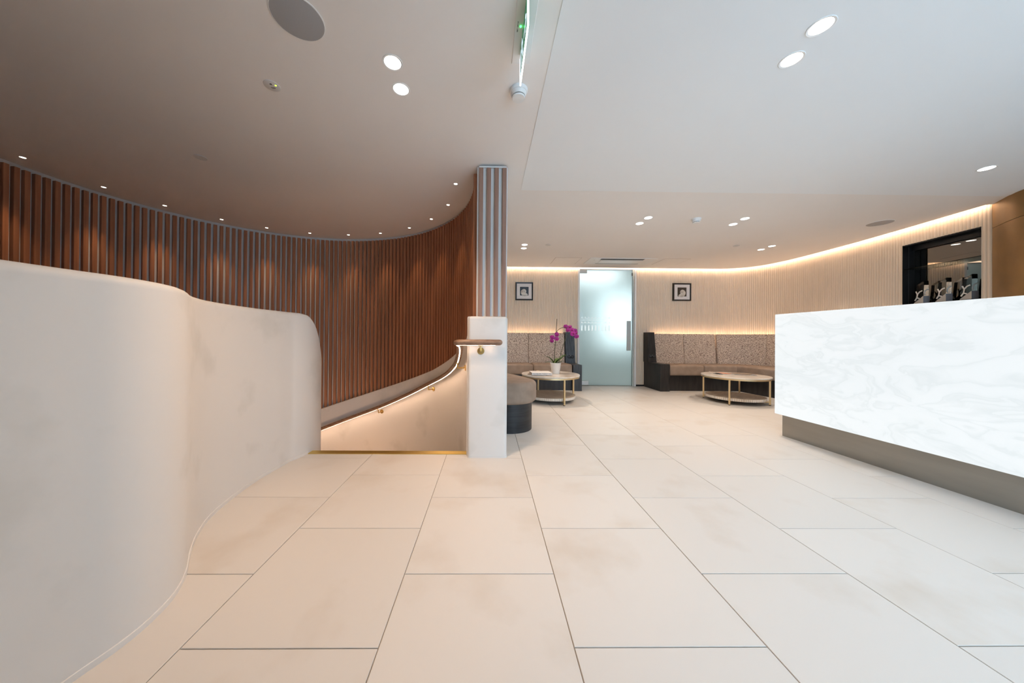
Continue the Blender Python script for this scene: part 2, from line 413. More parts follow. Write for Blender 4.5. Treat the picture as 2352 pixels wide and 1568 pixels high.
# ------------------------------------------------------------------ fluted walls
FL = .0315
def fluted(name, path, label, niche=None, z0=.03, z1=H+.13):
    P, L = resample(path, FL/8)
    n = len(P); b = MB(); cols = []
    zl = [z0, z1] if not niche else [z0, niche[2], niche[3], z1]
    for i, p in enumerate(P):
        t = (P[min(i+1, n-1)] - P[max(i-1, 0)]).normalized(); nr = Vector((t.y, -t.x))
        u = (i/8) % 1.0
        off = .0115*math.sqrt(max(0, 1-(2*u-1)**2))
        q = p + nr*(off-.006); cols.append(q)
    m = len(zl)
    b.v = [(q.x, q.y, z) for q in cols for z in zl]
    for i in range(n-1):
        for k in range(m-1):
            if niche and k == 1 and niche[0] <= P[i].y <= niche[1]: continue
            b.f.append((i*m+k, (i+1)*m+k, (i+1)*m+k+1, i*m+k+1)); b.mi.append(0)
    o = b.obj(name, M['flute'], ang=1.0)
    tagp(o, label, 'wall', kind='structure'); return o
NA, NB = Vector((5.2225, 3.89)), Vector((5.122, 3.195))     # niche opening edges on the wall line
wb_l = fluted('wall_back_left', [Vector((-2.6, 6.2)), Vector((1.768, 6.2))], 'cream fluted wall panel left of the frosted glass door')
wb_r = fluted('wall_back_right', wr, 'cream fluted wall panel sweeping round the lounge corner to the display niche', niche=(3.195, 3.89, 1.0, 2.14))
for nm, pth in (('baseboard_back_left', [Vector((-2.6, 6.2)), Vector((1.768, 6.2))]), ('baseboard_back_right', wr)):
    q = offset_in(pth, .002); q2 = offset_in(pth, -.03)
    b = MB().loft([[(a.x, a.y, 0), (a.x, a.y, .032), (c.x, c.y, .032), (c.x, c.y, 0)] for a, c in zip(q, q2)])
    tagp(b.obj(nm, M['black'], smooth=False), 'thin black skirting under the fluted wall ' + ('left' if 'left' in nm else 'right') + ' of the glass door', 'baseboard', kind='structure')
# backing behind the flutes so no sky shows
b = MB(); b.box(-4.3, 1.765, 6.235, 6.3, 0, H+.15)
tagp(b.obj('wall_outer_back', M['paint'], smooth=False), 'solid wall behind the fluted lounge panels', 'wall', kind='structure')

# bronze wall on the right, an upper and a lower panel
def bronze_panel(z0, z1):
    q = BRONZE; back = offset_in(BRONZE, -.04)
    return MB().loft([[(a.x, a.y, z0), (a.x, a.y, z1), (c.x, c.y, z1), (c.x, c.y, z0)] for a, c in zip(q, back)])
bw = empty('wall_right', (5.1, 3.1, 0)); tagp(bw, 'curved bronze brown wall panels behind the reception desk', 'wall', kind='structure')
for z0, z1 in ((.0, 2.092), (2.096, H)):
    o = bronze_panel(z0, z1).obj('panel', M['bronze'], bw); o.matrix_parent_inverse = Matrix.Translation((-5.1, -3.1, 0))

# ------------------------------------------------------------------ curved slatted stair wall
def arc_wall(r0, r1, t0, t1, zb, zt, step=2.0):
    n = int((t1-t0)/step); b = MB(); S = []
    for i in range(n+1):
        t = t0 + (t1-t0)*i/n; a, c = pol(r0, t), pol(r1, t)
        lo_ = zb(t) if callable(zb) else zb; hi_ = zt(t) if callable(zt) else zt
        S.append([(a.x, a.y, lo_), (a.x, a.y, hi_), (c.x, c.y, hi_), (c.x, c.y, lo_)])
    return b.loft(S)
ws = arc_wall(1.884, 2.025, -1.5, 262, -2.38, H+.005).obj('wall_stair', M['white'])
tagp(ws, 'curved stairwell wall lined with vertical brown timber slats', 'wall', kind='structure')
SLW, SLD = .034, .034
def slat_mesh(w, d, name='slat', b=.003):
    m = MB(); m.loft([[(x, y, z) for x, y in inset(round_rect(-d/2, d/2, -w/2, w/2, b, 2), 0)] for z in (0, 1)])
    return m.mesh(name, M['slat'], ang=.6)
sm = slat_mesh(SLW, SLD)
for k in range(-6, 102):
    tc = 183.225 - 1.811*k - math.degrees(SLW/2/1.85)
    zb = max(pl_top(tc) - .02, -1.2); zt = 2.300
    o = link('slat', sm, ws); p = pol(1.85 + SLD/2, tc)
    o.location = (p.x, p.y, zb); o.rotation_euler = (0, 0, math.radians(tc)); o.scale = (1, 1, zt-zb)
# slatted end column standing on the newel post
ec = MB().box(-.098, .146, 2.517, 2.66, 1.10, 2.318).obj('end_column', M['white'], ws, smooth=False)
cm = slat_mesh(.033, .022, 'column_slat'); cm.materials[0] = M['hazedslat']
for k in range(4):
    o = link('slat', cm, ec); o.location = (-.0655 + .0622*k, 2.506, 1.118); o.rotation_euler = (0, 0, PI/2); o.scale = (1, 1, 1.186)
MB().box(-.082, .136, 2.498, 2.520, 2.3065, 2.3185).obj('cap_strip', M['white'], ec, smooth=False)
# shaft below floor level
tagp(arc_wall(1.884, 2.0, 258, 362, -2.38, -.03).obj('wall_stair_shaft', M['plaster']), 'plastered stair shaft below floor level', 'wall', kind='structure')
tagp(MB().box(-4.2, .3, .4, 4.9, -2.45, -2.38).obj('floor_lower', M['tread'], smooth=False), 'stone floor at the foot of the stair', 'floor', kind='structure')

# low plaster wall that follows the stair down, ending in the newel post
def low_wall():
    S = []
    t = -3.0
    while t <= 240:
        zt = pl_top(t); a = 1.815
        prof = [(a, -2.38), (a, zt-.012), (a+.004, zt-.003), (a+.013, zt), (1.889, zt), (1.889, -2.38)]
        S.append([(pol(r, t).x, pol(r, t).y, z) for r, z in prof]); t += 1.5
    b = MB().loft(S)
    return b
lw = low_wall().obj('wall_stair_low', M['plaster'])
tagp(lw, 'white plaster dado wall curving down the stair under the slats', 'wall', kind='structure')
b = MB()
bm = bmesh.new(); bmesh.ops.create_cube(bm, size=1)
for v in bm.verts: v.co = Vector((-.158 + (v.co.x+.5)*.310, 2.475 + (v.co.y+.5)*.175, (v.co.z+.5)*1.117))
ed = [e for e in bm.edges if not (abs(e.verts[0].co.z) < .01 and abs(e.verts[1].co.z) < .01)]
bmesh.ops.bevel(bm, geom=ed, offset=.024, segments=5, profile=.5, affect='EDGES'); bm.verts.index_update()
b.add([v.co[:] for v in bm.verts], [[v.index for v in f.verts] for f in bm.faces]); bm.free()
np_ = b.obj('newel_post', M['plaster'], lw)
b = MB(); b.prism(round_rect(-.161, .155, 2.472, 2.66, .027, 5), 0, .021); b.obj('skirting', M['plaster'], np_)

# ------------------------------------------------------------------ sinuous balustrade in the foreground
SB = catmull([(-1.46, -1.6), (-1.38, -.8), (-1.28, -.1), (-1.205, .4), (-1.158, .72), (-1.132, .871), (-1.112, .955), (-1.108, 1.04), (-1.130, 1.145), (-1.190, 1.255), (-1.289, 1.379), (-1.375, 1.51), (-1.441, 1.654), (-1.487, 1.859), (-1.508, 2.10), (-1.497, 2.30)], 6)
IN_R = .533
for t in range(-24, 181, 3): SB.append(pol(IN_R, t))
IN_TOP = [(-14, 1.130), (-5, 1.118), (1, 1.078), (6, 1.030), (17, .88), (28, .72), (60, .30), (180, -1.1)]
def balustrade(zb_front, thick, top=True, push=0.0):
    S = []; n = len(SB)
    for i, p in enumerate(SB):
        t = (SB[min(i+1, n-1)] - SB[max(i-1, 0)]).normalized(); nl = Vector((-t.y, t.x))
        zt = 1.130; zb = zb_front
        q = p - Vector((SX, SY)); th = math.degrees(math.atan2(q.y, q.x))
        if q.length < IN_R+.02 and -30 < th < 185:
            zt = interp(IN_TOP, th) if th > -14 else 1.130
            if th > -1: zb = -2.38
        if not top: zt = .020; zb = 0.0
        r = .030 if top else .002
        sec = []
        def P(d, z): v = p + nl*(d-push); return (v.x, v.y, z)
        sec.append(P(0, zb))
        for e in range(6): a = PI/2*e/5; sec.append(P(r*(1-math.cos(a)), zt-r*(1-math.sin(a))))
        for e in range(6): a = PI/2*e/5; sec.append(P(thick-r*(1-math.sin(a)), zt-r*(1-math.cos(a))))
        sec.append(P(thick, zb))
        S.append(sec)
        if not top and q.length < IN_R+.02 and th > -6: break
    return MB().loft(S)
bl = balustrade(0, .13).obj('wall_left', M['plaster'])
tagp(bl, 'white polished plaster balustrade wall in a flowing S curve', 'wall', kind='structure')
balustrade(0, .02, False, .0035).obj('baseboard', M['plaster'], bl)

# ------------------------------------------------------------------ stair
st = empty('staircase', (SX, SY, 0)); tagp(st, 'spiral stair winding down between plaster walls with a brass top nosing', 'stair', kind='structure')
inv = Matrix.Translation((-SX, -SY, 0))
for k in range(13):
    z = -.17*(k+1); b = MB(); o1 = [pol(IN_R-.01, 15*k + 15*i/5) for i in range(6)] + [pol(1.82, 15*(k+1) - 15*i/5) for i in range(6)]
    b.prism([(p.x, p.y) for p in reversed(o1)], z-.20, z); o = b.obj('tread', M['tread'], st, smooth=False); o.matrix_parent_inverse = inv
o = MB().box(-1.46, -.155, 2.545, 2.611, -.02, .0035).obj('brass_nosing', M['polbrass'], st, smooth=False); o.matrix_parent_inverse = inv
o = MB().box(-1.46, -.155, 2.56, 2.612, -.20, -.02).obj('riser', M['tread'], st, smooth=False); o.matrix_parent_inverse = inv

sl = bpy.data.lights.new('stair_fill_light', 'AREA'); sl.energy = 18; sl.size = .5; sl.color = (1.0, .60, .37)  # added fill, hidden behind the parapet, warms the plaster below the rail
so = link('stair_fill_light', sl); p_ = pol(.57, 72); so.location = (p_.x, p_.y, -.95)
q_ = pol(1.8, 62); so.rotation_euler = (Vector((q_.x, q_.y, -.55)) - so.location).to_track_quat('-Z', 'Y').to_euler()

# ------------------------------------------------------------------ hidden sides of the room
tagp(MB().box(-4.4, -4.3, -2.3, 6.3, 0, H+.15).obj('wall_outer_left', M['paint'], smooth=False), 'far outer wall beyond the stairwell', 'wall', kind='structure')
wf = MB(); wf.box(-4.3, .9, -2.30, -2.22, 0, H+.15); wf.box(4.5, 5.9, -2.30, -2.22, 0, H+.15); wf.box(.9, 4.5, -2.30, -2.22, 2.2, H+.15); wf.box(.9, 4.5, -2.30, -2.22, 0, .1)
tagp(wf.obj('wall_front', M['paint'], smooth=False), 'street side wall with the shopfront opening behind the viewer', 'wall', kind='structure')
wn = MB()
for x in (.9, 2.08, 3.27, 4.46): wn.box(x, x+.04, -2.28, -2.24, .1, 2.2)
wn.box(.9, 4.5, -2.28, -2.24, .1, .14); wn.box(.9, 4.5, -2.28, -2.24, 2.16, 2.2)
tagp(wn.obj('window_1', M['frame'], smooth=False), 'dark framed shopfront glazing behind the viewer', 'window', kind='structure')
tagp(MB().box(.55, .65, -2.22, -.45, 0, H+.01).obj('daylight_screen', M['paint'], smooth=False), 'added unseen partition behind the viewer, screening daylight from the balustrade', 'wall', kind='structure')  # partition added out of view to keep window light off the left balustrade
tagp(MB().box(5.75, 5.85, 2.6, 6.3, 0, H+.15).obj('wall_outer_right', M['paint'], smooth=False), 'solid wall behind the fluted panels on the right', 'wall', kind='structure')

# ------------------------------------------------------------------ glass door and the room beyond
dr = empty('door_1', (2.34, 6.2, 0)); tagp(dr, 'tall frosted glass door with a steel pull handle between fluted walls', 'door', kind='structure')
dinv = Matrix.Translation((-2.34, -6.2, 0))
def dpart(mb, name, m, parent=dr, sm=False):
    o = mb.obj(name, m, parent, smooth=sm)
    if parent is dr: o.matrix_parent_inverse = dinv
    return o
dpart(MB().box(1.768, 1.800, 6.165, 6.30, 0, 2.318), 'jamb', M['whiteplastic'])
dpart(MB().box(2.892, 2.926, 6.165, 6.30, 0, 2.318), 'jamb', M['whiteplastic'])
dpart(MB().box(1.768, 2.926, 6.19, 6.30, 2.314, 2.45), 'head', M['whiteplastic'])
dpart(MB().box(1.803, 2.868, 6.205, 6.217, .012, 2.306), 'glass_panel', M['frosted'])
dpart(MB().box(2.868, 2.888, 6.195, 6.225, .0, 2.306), 'meeting_strip', M['doorstrip'])
hd = dpart(MB().bbox(2.735, 2.818, 6.155, 6.165, .706, 1.293, .003, 1), 'pull_handle', M['steel'])
for z in (.76, 1.24): MB().tube([(2.776, 6.165, z), (2.776, 6.206, z)], .010).obj('standoff', M['steel'], hd)
for a in ((1.803, 1.955, 2.236, 2.306), (1.86, 2.0, .014, .10), ): dpart(MB().bbox(a[0], a[1], 6.198, 6.224, a[2], a[3], .004, 1), 'patch_fitting', M['steel'])
dpart(MB().box(2.852, 2.872, 6.196, 6.226, 2.195, 2.25), 'keeper', M['dark_slot'])
et = MB()
for k in range(9):
    x = 1.845 + .0685*k
    for z, hh in ((1.345, .022), (1.250, .020)): et.box(x, x+.024, 6.2035, 6.205, z, z+hh)
    et.box(x, x+.026, 6.2035, 6.205, 1.095, 1.200)
for z in (1.335, 1.31, 1.295, 1.245): et.box(1.83, 2.46, 6.2036, 6.205, z, z+.004)
dpart(et, 'etched_pattern', M['etch'])
cr = MB(); cr.box(.9, 4.6, 8.7, 8.78, 0, 2.5); cr.box(.82, .9, 6.3, 8.78, 0, 2.5); cr.box(4.6, 4.68, 6.3, 8.78, 0, 2.5)
tagp(cr.obj('wall_corridor', M['corridor'], smooth=False), 'pale walls of the bright room behind the glass door', 'wall', kind='structure')
tagp(MB().box(.8, 4.7, 6.3, 8.8, -.05, 0).obj('floor_corridor', M['tile'], smooth=False), 'floor of the room behind the glass door', 'floor', kind='structure')
tagp(MB().box(.8, 4.7, 6.3, 8.8, 2.5, 2.55).obj('ceiling_corridor', M['paint'], smooth=False), 'ceiling of the room behind the glass door', 'ceiling', kind='structure')
w2 = MB().box(3.15, 4.3, 8.66, 8.695, .75, 2.2).obj('window_2', emit('window_daylight', (.80, .95, 1.0), 1.35), smooth=False)
tagp(w2, 'bright daylit window glowing through the frosted glass door', 'window', kind='structure')
cl = bpy.data.lights.new('corridor_lamp', 'AREA'); cl.energy = 7; cl.size = 1.2; cl.color = (.86, .96, 1.0)
co = link('corridor_lamp', cl); co.location = (2.5, 7.6, 2.48)

# ------------------------------------------------------------------ cove light strips
def strip(path, d0, z0, d1, z1, mt, name, label):
    a, c = offset_in(path, d0), offset_in(path, d1)
    b = MB()
    secs = []
    for p, q in zip(a, c): secs.append([(p.x, p.y, z0), (q.x, q.y, z1), (q.x, q.y, z1+.004), (p.x, p.y, z0+.004)])
    b.loft(secs); o = b.obj(name, mt, smooth=False); tagp(o, label, 'light strip'); return o
back_full = [Vector((-2.6, 6.2)), Vector((1.0, 6.2)), Vector((2.925, 6.2))] + wr[1:]
strip(back_full, .066, H+.013, .052, H+.026, M['cove'], 'cove_light_strip', 'warm light strip glowing in the ceiling slot above the fluted walls')
strip([Vector((-2.0, 6.2)), Vector((1.47, 6.2))], .075, .965, .055, .965, M['sofaglow'], 'bench_light_strip', 'warm light strip behind the backrest left of the glass door')
ri = [p for p in wr if p.x > 3.2 and p.y > 4.0]; ri = [Vector((3.22, 6.2))] + [p for p in ri if p.x > 3.25]
strip(ri, .075, .985, .055, .985, M['sofaglow'], 'bench_light_strip', 'warm light strip behind the backrest right of the glass door')

# ================================================================== THINGS
# ------------------------------------------------------------------ reception desk
dk = empty('reception_desk', (2.873, 3.108, 0), 0.0); tagp(dk, 'long white backlit stone reception desk on a grey plinth', 'reception desk')
dk.rotation_euler = (0, 0, math.radians(1.25))
LD = 4.2
MB().bbox(0, .03, -LD, 0, .212, 1.200, .004, 2).obj('front_panel', M['backlit'], dk, ang=.5)
MB().bbox(.031, .80, -.03, -.0, .212, 1.200, .004, 2).obj('end_panel', M['backlit'], dk, ang=.5)
MB().box(.031, .34, -LD, -.031, 1.17, 1.199).obj('counter_ledge', M['whitecover'], dk, smooth=False)
MB().box(.031, .80, -LD, -.031, .72, .75).obj('worktop', M['whitecover'], dk, smooth=False)
MB().box(.05, .78, -LD, -.05, .213, .235).obj('bottom_board', M['plinth'], dk, smooth=False)
MB().box(.041, .72, -LD+.05, -.041, 0, .212).obj('plinth', M['plinth'], dk, smooth=False)

# ------------------------------------------------------------------ handrail
RT = [(0, .893), (5, .858), (10, .795), (15.4, .702), (26.6, .569), (44.3, .374), (73.3, -.012), (99.7, -.32), (140, -.79)]
RR = 1.738
rp = [(.088, 2.425, .911), (.0, 2.425, .911), (-.12, 2.425, .9105), (-.19, 2.427, .910), (-.228, 2.440, .909), (-.246, 2.475, .906), (-.2475, 2.54, .900)]
for t in [0, 3, 6, 9, 12, 16, 20, 25, 30, 36, 42, 48, 55, 62, 70, 78, 86, 94, 102, 110, 120, 130]:
    p = pol(RR, t); rp.append((p.x, p.y, interp(RT, t)))
rc = catmull(rp, 5)
hr = empty('handrail', (.088, 2.425, .911)); hinv = Matrix.Translation((-.088, -2.425, -.911)); tagp(hr, 'round timber handrail with a glowing underside curving down the stair wall', 'handrail')
rad = [.0228]*len(rc)
cap = [Vector((.088 + .0228*math.sin(a), 2.425, .911)) for a in (PI/2, 1.2, .8, .4)]
S_ = []; pts_ = cap + rc; sc_ = [.04, math.cos(1.2), math.cos(.8), math.cos(.4)] + [1.0]*len(rc)
for i, p in enumerate(pts_):
    t_ = (pts_[min(i+1, len(pts_)-1)] - pts_[max(i-1, 0)]).normalized(); side = t_.cross(Vector((0, 0, 1))).normalized(); dn = t_.cross(side).normalized()
    S_.append([p + sc_[i]*(side*.029*math.cos(2*PI*k/18) + dn*.0228*math.sin(2*PI*k/18)) for k in range(18)])
o = MB().loft(S_).obj('rail', M['rail'], hr); o.matrix_parent_inverse = hinv
brk_t = [14.1, 43.6, 73.4]
S_ = []
for i in range(2, len(rc)):
    t_ = (rc[min(i+1, len(rc)-1)] - rc[i-1]).normalized(); side = t_.cross(Vector((0, 0, 1))).normalized(); dn = t_.cross(side).normalized()
    if dn.z > 0: dn = -dn
    c_ = rc[i] + dn*.0222
    S_.append([c_ - side*.0050, c_ + side*.0050, c_ + side*.0042 + dn*.0010, c_ - side*.0042 + dn*.0010])
o = MB().loft(S_).obj('light_strip', M['rail_led'], hr); o.matrix_parent_inverse = hinv
def bracket(pr, pw, nrm):
    """pr under the rail, pw on the wall, nrm out of the wall"""
    pr, pw, nrm = Vector(pr), Vector(pw), Vector(nrm).normalized()
    b = MB(); mid = Vector((pr.x, pr.y, pw.z))
    pts = [pr, pr.lerp(mid, .55), mid + (pr-mid)*.12 + nrm*0, mid.lerp(pw, .12), pw.lerp(mid, .2), pw]
    b.tube(catmull(pts, 4), .0065, 8); b.bbox(pr.x-.02, pr.x+.02, pr.y-.012, pr.y+.012, pr.z-.004, pr.z+.002, .0015, 1)
    o = b.obj('bracket', M['brass'], hr); o.matrix_parent_inverse = hinv
    q = MB(); q.tube([pw - nrm*.001, pw + nrm*.006, pw + nrm*.010], [.028, .028, .024], 20)
    r = q.obj('rose', M['brass'], o); return o
bracket((-.058, 2.425, .886), (-.058, 2.476, .842), (0, -1, 0))
for t in brk_t:
    a, w = pol(RR, t), pol(1.816, t); z = interp(RT, t)
    bracket((a.x, a.y, z-.025), (w.x, w.y, z-.072), ((a-w).x, (a-w).y, 0))

# ------------------------------------------------------------------ sofas
def seat_slab(parent, outline, z0=.285, z1=.472):
    return MB().cushion(outline, z0, z1, .035, 5).obj('seat_cushion', M['seat'], parent, ang=1.2)
def back_panel(parent, path, inv_=None):
    P, L = resample(path, .05)
    P = [P[0], P[0].lerp(P[1], .12), P[0].lerp(P[1], .35)] + P[1:-1] + [P[-1].lerp(P[-2], .35), P[-1].lerp(P[-2], .12), P[-1]]
    n = len(P); S = []
    for i, p in enumerate(P):
        t = (P[min(i+1, n-1)] - P[max(i-1, 0)]).normalized(); nr = Vector((t.y, -t.x))
        e = .016 if i in (0, n-1) else .006 if i in (1, n-2) else 0
        def Q(d, z): v = p + nr*d; return (v.x, v.y, z)
        S.append([Q(.20-e, .44), Q(.203-e, .5), Q(.160-e, 1.0), Q(.152-e, 1.030), Q(.135, 1.042-e), Q(.105, 1.036), Q(.10, 1.0), Q(.13, .44)])
    # pull the end sections in for a soft seam
    return MB().loft(S).obj('backrest_panel', M['fabric'], parent, ang=.9)
def outlet(parent, x, y, z, faces='y'):
    b = MB(); n = 24
    ol = [(x + (.032 if math.cos(2*PI*k/n) > 0 else -.032) + .033*math.cos(2*PI*k/n), z + .033*math.sin(2*PI*k/n)) for k in range(n)]
    b.loft([[(px, y+.004, pz) for px, pz in ol], [(px, y-.004, pz) for px, pz in ol], [(x+(px-x)*.93, y-.006, z+(pz-z)*.88) for px, pz in ol]])
    o = b.obj('power_outlet', M['black'], parent)
    for s in (-1, 1): MB().tube([(x+s*.032, y-.0055, z), (x+s*.032, y-.0085, z)], .021, 16).obj('socket', M['dark_slot'], o)
    MB().tube([(x, y-.006, z+.020), (x, y-.009, z+.020)], .004, 8).obj('indicator', M['whiteplastic'], o)

s1 = empty('banquette_sofa'); tagp(s1, 'upholstered wall bench left of the glass door, behind the orchid table', 'sofa', 'lounge wall benches')
MB().box(-1.55, 1.52, 5.66, 6.12, 0, .285).obj('base', M['blackwood'], s1, smooth=False)
for x0, x1 in ((-1.29, -.60), (-.598, .105), (.107, .805), (.807, 1.516)):
    seat_slab(s1, round_rect(x0, x1, 5.585, 6.08, .05 if x1 > 1.4 else .02))
for x0, x1 in ((-1.32, -.625), (-.623, .074), (.076, .775), (.777, 1.476)):
    back_panel(s1, [Vector((x0, 6.2)), Vector((x1, 6.2))])
MB().bbox(1.522, 1.680, 5.580, 6.185, 0, .466, .003, 1).obj('arm', M['greywood'], s1)
tp = MB(); tp.loft([[(1.482, y0, z), (x1, y0, z), (x1, 6.185, z), (1.482, 6.185, z)] for z, y0, x1 in ((.4665, 5.965, 1.668), (1.058, 6.01, 1.652))])
tp.obj('end_panel', M['greywood'], s1, smooth=False); outlet(s1, 1.578, 5.974, .590)

s2 = empty('banquette_sofa'); tagp(s2, 'upholstered corner bench right of the glass door, behind the magazine table', 'sofa', 'lounge wall benches')
ps = MB(); ps.prism([(3.25, 5.66), (4.56, 5.66), (4.64, 4.9), (4.66, 4.05), (5.10, 4.05), (5.15, 5.4), (4.98, 5.85), (4.6, 6.08), (3.25, 6.1)], 0, .285)
ps.obj('base', M['blackwood'], s2, smooth=False)
seat_slab(s2, round_rect(3.268, 3.884, 5.585, 6.08, .02)); seat_slab(s2, round_rect(3.886, 4.496, 5.585, 6.08, .03))
seat_slab(s2, [(4.53, 5.60), (4.545, 5.45), (4.585, 4.97), (4.60, 4.955), (5.15, 4.955), (5.16, 5.3), (5.10, 5.60), (4.94, 5.86), (4.72, 6.0), (4.50, 6.06), (4.50, 5.62)])
seat_slab(s2, round_rect(4.60, 5.13, 4.06, 4.952, .02))
back_panel(s2, [Vector((3.20, 6.2)), Vector((3.790, 6.2))]); back_panel(s2, [Vector((3.793, 6.2)), Vector((4.412, 6.2))])
cv, Lc = resample([p for p in wr if p.x > 4.41], .02)
def seg(a, c): return [p for i, p in enumerate(cv) if a <= i*.02 <= c]
back_panel(s2, seg(0, 1.00)); back_panel(s2, seg(1.0, 1.66)); back_panel(s2, seg(1.66, 2.3))
MB().bbox(3.092, 3.262, 5.583, 6.185, 0, .490, .003, 1).obj('arm', M['blackwood'], s2)
tp = MB(); tp.loft([[(3.082, y0, z), (x1, y0, z), (x1, 6.185, z), (3.082, 6.185, z)] for z, y0, x1 in ((.4905, 5.975, 3.232), (1.068, 6.02, 3.208))])
tp.obj('end_panel', M['blackwood'], s2, smooth=False); outlet(s2, 3.152, 5.985, .610)

# round-nosed bench wrapped round the outside of the stair wall
bn = empty('curved_bench'); tagp(bn, 'round ended taupe bench on a black base beside the white newel post', 'bench')
def nose(rr, rc_=2.318, t0=18.1, t1=70, inner=2.04):
    c = pol(rc_, t0); a0 = math.radians(t0)
    o_ = [pol(inner, t1 - (t1-t0)*i/14) for i in range(14)]
    o_ += [c + rr*Vector((math.cos(a0 - PI + PI*i/16), math.sin(a0 - PI + PI*i/16))) for i in range(1, 17)]
    o_ += [pol(rc_+rr, t0 + (t1-t0)*i/14) for i in range(1, 15)]
    return [(p.x, p.y) for p in o_]
MB().prism(nose(.243), 0, .288).obj('base', M['benchblack'], bn, ang=.5)
MB().cushion(nose(.288), .285, .505, .045, 5).obj('seat_cushion', M['seat'], bn, ang=1.3)

# ------------------------------------------------------------------ coffee tables
def coffee_table(x, y, rot, label):
    t = empty('coffee_table', (x, y, 0), rot); tagp(t, label, 'table', 'round lounge tables')
    MB().lathe([(.400, .382), (.432, .382), (.4345, .386), (.4345, .398), (.430, .405), (.0005, .405)], 64).obj('tabletop', M['marble'], t)
    MB().lathe([(.402, .360), (.428, .360), (.428, .382), (.402, .382)], 64, caps=False).obj('rim', M['gold'], t)
    for k in range(4):
        a = PI/2*k; c, s = math.cos(a)*.404, math.sin(a)*.404
        m = MB(); q = .0105
        ax, ay = Vector((math.cos(a), math.sin(a))), Vector((-math.sin(a), math.cos(a)))
        for z0, z1, mi in ((.010, .361, 0), (0, .010, 1)):
            m.loft([[(*(Vector((c, s)) + ax*sx*q + ay*sy*q), z) for sx, sy in ((-1,-1),(1,-1),(1,1),(-1,1))] for z in (z0, z1)], mi=mi)
        m.obj('leg', [M['gold'], M['black']], t, smooth=False)
        if k < 2:
            m = MB(); m.loft([[(*(ax*d + ay*sy*.010), z) for sy, z in ((-1, .040), (1, .040), (1, .058), (-1, .058))] for d in (-.40, .40)])
            m.obj('brace', M['gold'], t, smooth=False)
    n = 88; R = .372
    sh = MB(); ring = []
    sh.lathe([(.0005, .058), (R-.006, .058), (R-.006, .095), (.0005, .095)], n, caps=False)
    sh.obj('lower_shelf', [M['stone'], M['joint']], t)
    ed_ = MB()
    for k in range(n):
        a0, a1 = 2*PI*(k+.10)/n, 2*PI*(k+.90)/n
        ed_.loft([[((R-.006)*math.cos(a), (R-.006)*math.sin(a), z) for a in (a0, a1)] + [(R*math.cos(a), R*math.sin(a), z) for a in (a1, a0)] for z in (.059, .0955)])
    e = ed_.obj('mosaic_edge', M['marble'], t, smooth=False); e['kind'] = 'stuff'
    return t
coffee_table(.945, 4.745, math.radians(-72.4), 'round marble and gold table holding the orchid')
coffee_table(3.765, 4.737, math.radians(43), 'round marble and gold table with magazines, beside the reception desk')
TZ = .4055

# ------------------------------------------------------------------ text helper
def text_mesh(txt, size, mt, extrude=.0004, bold=False):
    c = bpy.data.curves.new('txt', 'FONT'); c.body = txt; c.size = size; c.extrude = extrude; c.align_x = 'CENTER'; c.align_y = 'CENTER'
    c.resolution_u = 3
    o = bpy.data.objects.new('txt', c); COL.objects.link(o)
    dg = bpy.context.evaluated_depsgraph_get(); me = bpy.data.meshes.new_from_object(o.evaluated_get(dg))
    bpy.data.objects.remove(o); me.materials.clear(); me.materials.append(mt); return me

# ------------------------------------------------------------------ books and magazines
bk = empty('book', (.772, 4.465, TZ+.0085), math.radians(1)); tagp(bk, 'thick white coffee table book with a lettered spine beside the orchid pot', 'book')
MB().box(-.138, .142, .004, .262, .003, .030).obj('pages', M['paper'], bk, smooth=False)
cv_ = MB(); cv_.box(-.145, .145, 0, .265, 0, .003); cv_.box(-.145, .145, 0, .265, .030, .033); cv_.box(-.145, .145, -.001, .003, 0, .033); cv_.obj('cover', M['whitecover'], bk, smooth=False)
tm = text_mesh('AQUABUMPS TWENTY FIVE', .024, M['ink'])
o = link('spine_lettering', tm, bk); o.location = (0, -.0016, .0165); o.rotation_euler = (PI/2, 0, 0)
w = max(v.co.x for v in tm.vertices) - min(v.co.x for v in tm.vertices); o.scale = (.270/w, 1, 1)
def magazine(x, y, z, rz, label, cover, w=.21, d=.28, th=.005, lift=0.0, group='magazines on the right table', name='magazine'):
    t = empty(name, (x, y, z), rz); tagp(t, label, 'magazine', group)
    def slab(z0, z1, m, nm, g=0.0):
        S = []
        for i in range(9):
            u = i/8; xx = -w/2 + w*u; dz = lift*(1-u)**3
            S.append([(xx, -d/2+g, z0+dz), (xx, d/2-g, z0+dz), (xx, d/2-g, z1+dz), (xx, -d/2+g, z1+dz)])
        return MB().loft(S).obj(nm, m, t, ang=.5)
    slab(0, th-.0008, M['paper'], 'pages', .002); slab(th-.0008, th, cover, 'cover'); return t
magazine(.725, 4.615, TZ, math.radians(-14), 'dark photo magazine lying under the white book', M['darkcover'], .26, .22, .008, 0, 'reading matter on the left table')
magazine(3.62, 4.80, TZ, math.radians(12), 'pale magazine at the bottom of the pile on the right table', M['palecover'], .24, .20, .007)
magazine(3.61, 4.83, TZ+.0075, math.radians(2), 'curled orange covered magazine on top of a pale one', M['orangecover'], .22, .19, .006, .018)
magazine(3.93, 4.76, TZ, math.radians(-32), 'grey photo magazine lying near the right rim of the magazine table', M['bluecover'], .27, .20, .005)
magazine(3.905, 4.79, TZ+.0055, math.radians(-50), 'dark photo magazine across the grey one on the magazine table', M['darkcover'], .24, .18, .005)
ty = empty('tray', (.80, 5.00, TZ)); tagp(ty, 'small dark dish with a brass lid behind the white book', 'tray')
MB().lathe([(.0005, 0), (.075, 0), (.088, .012), (.084, .012), (.072, .004), (.0005, .004)], 28, caps=False).obj('dish', M['darkcover'], ty)
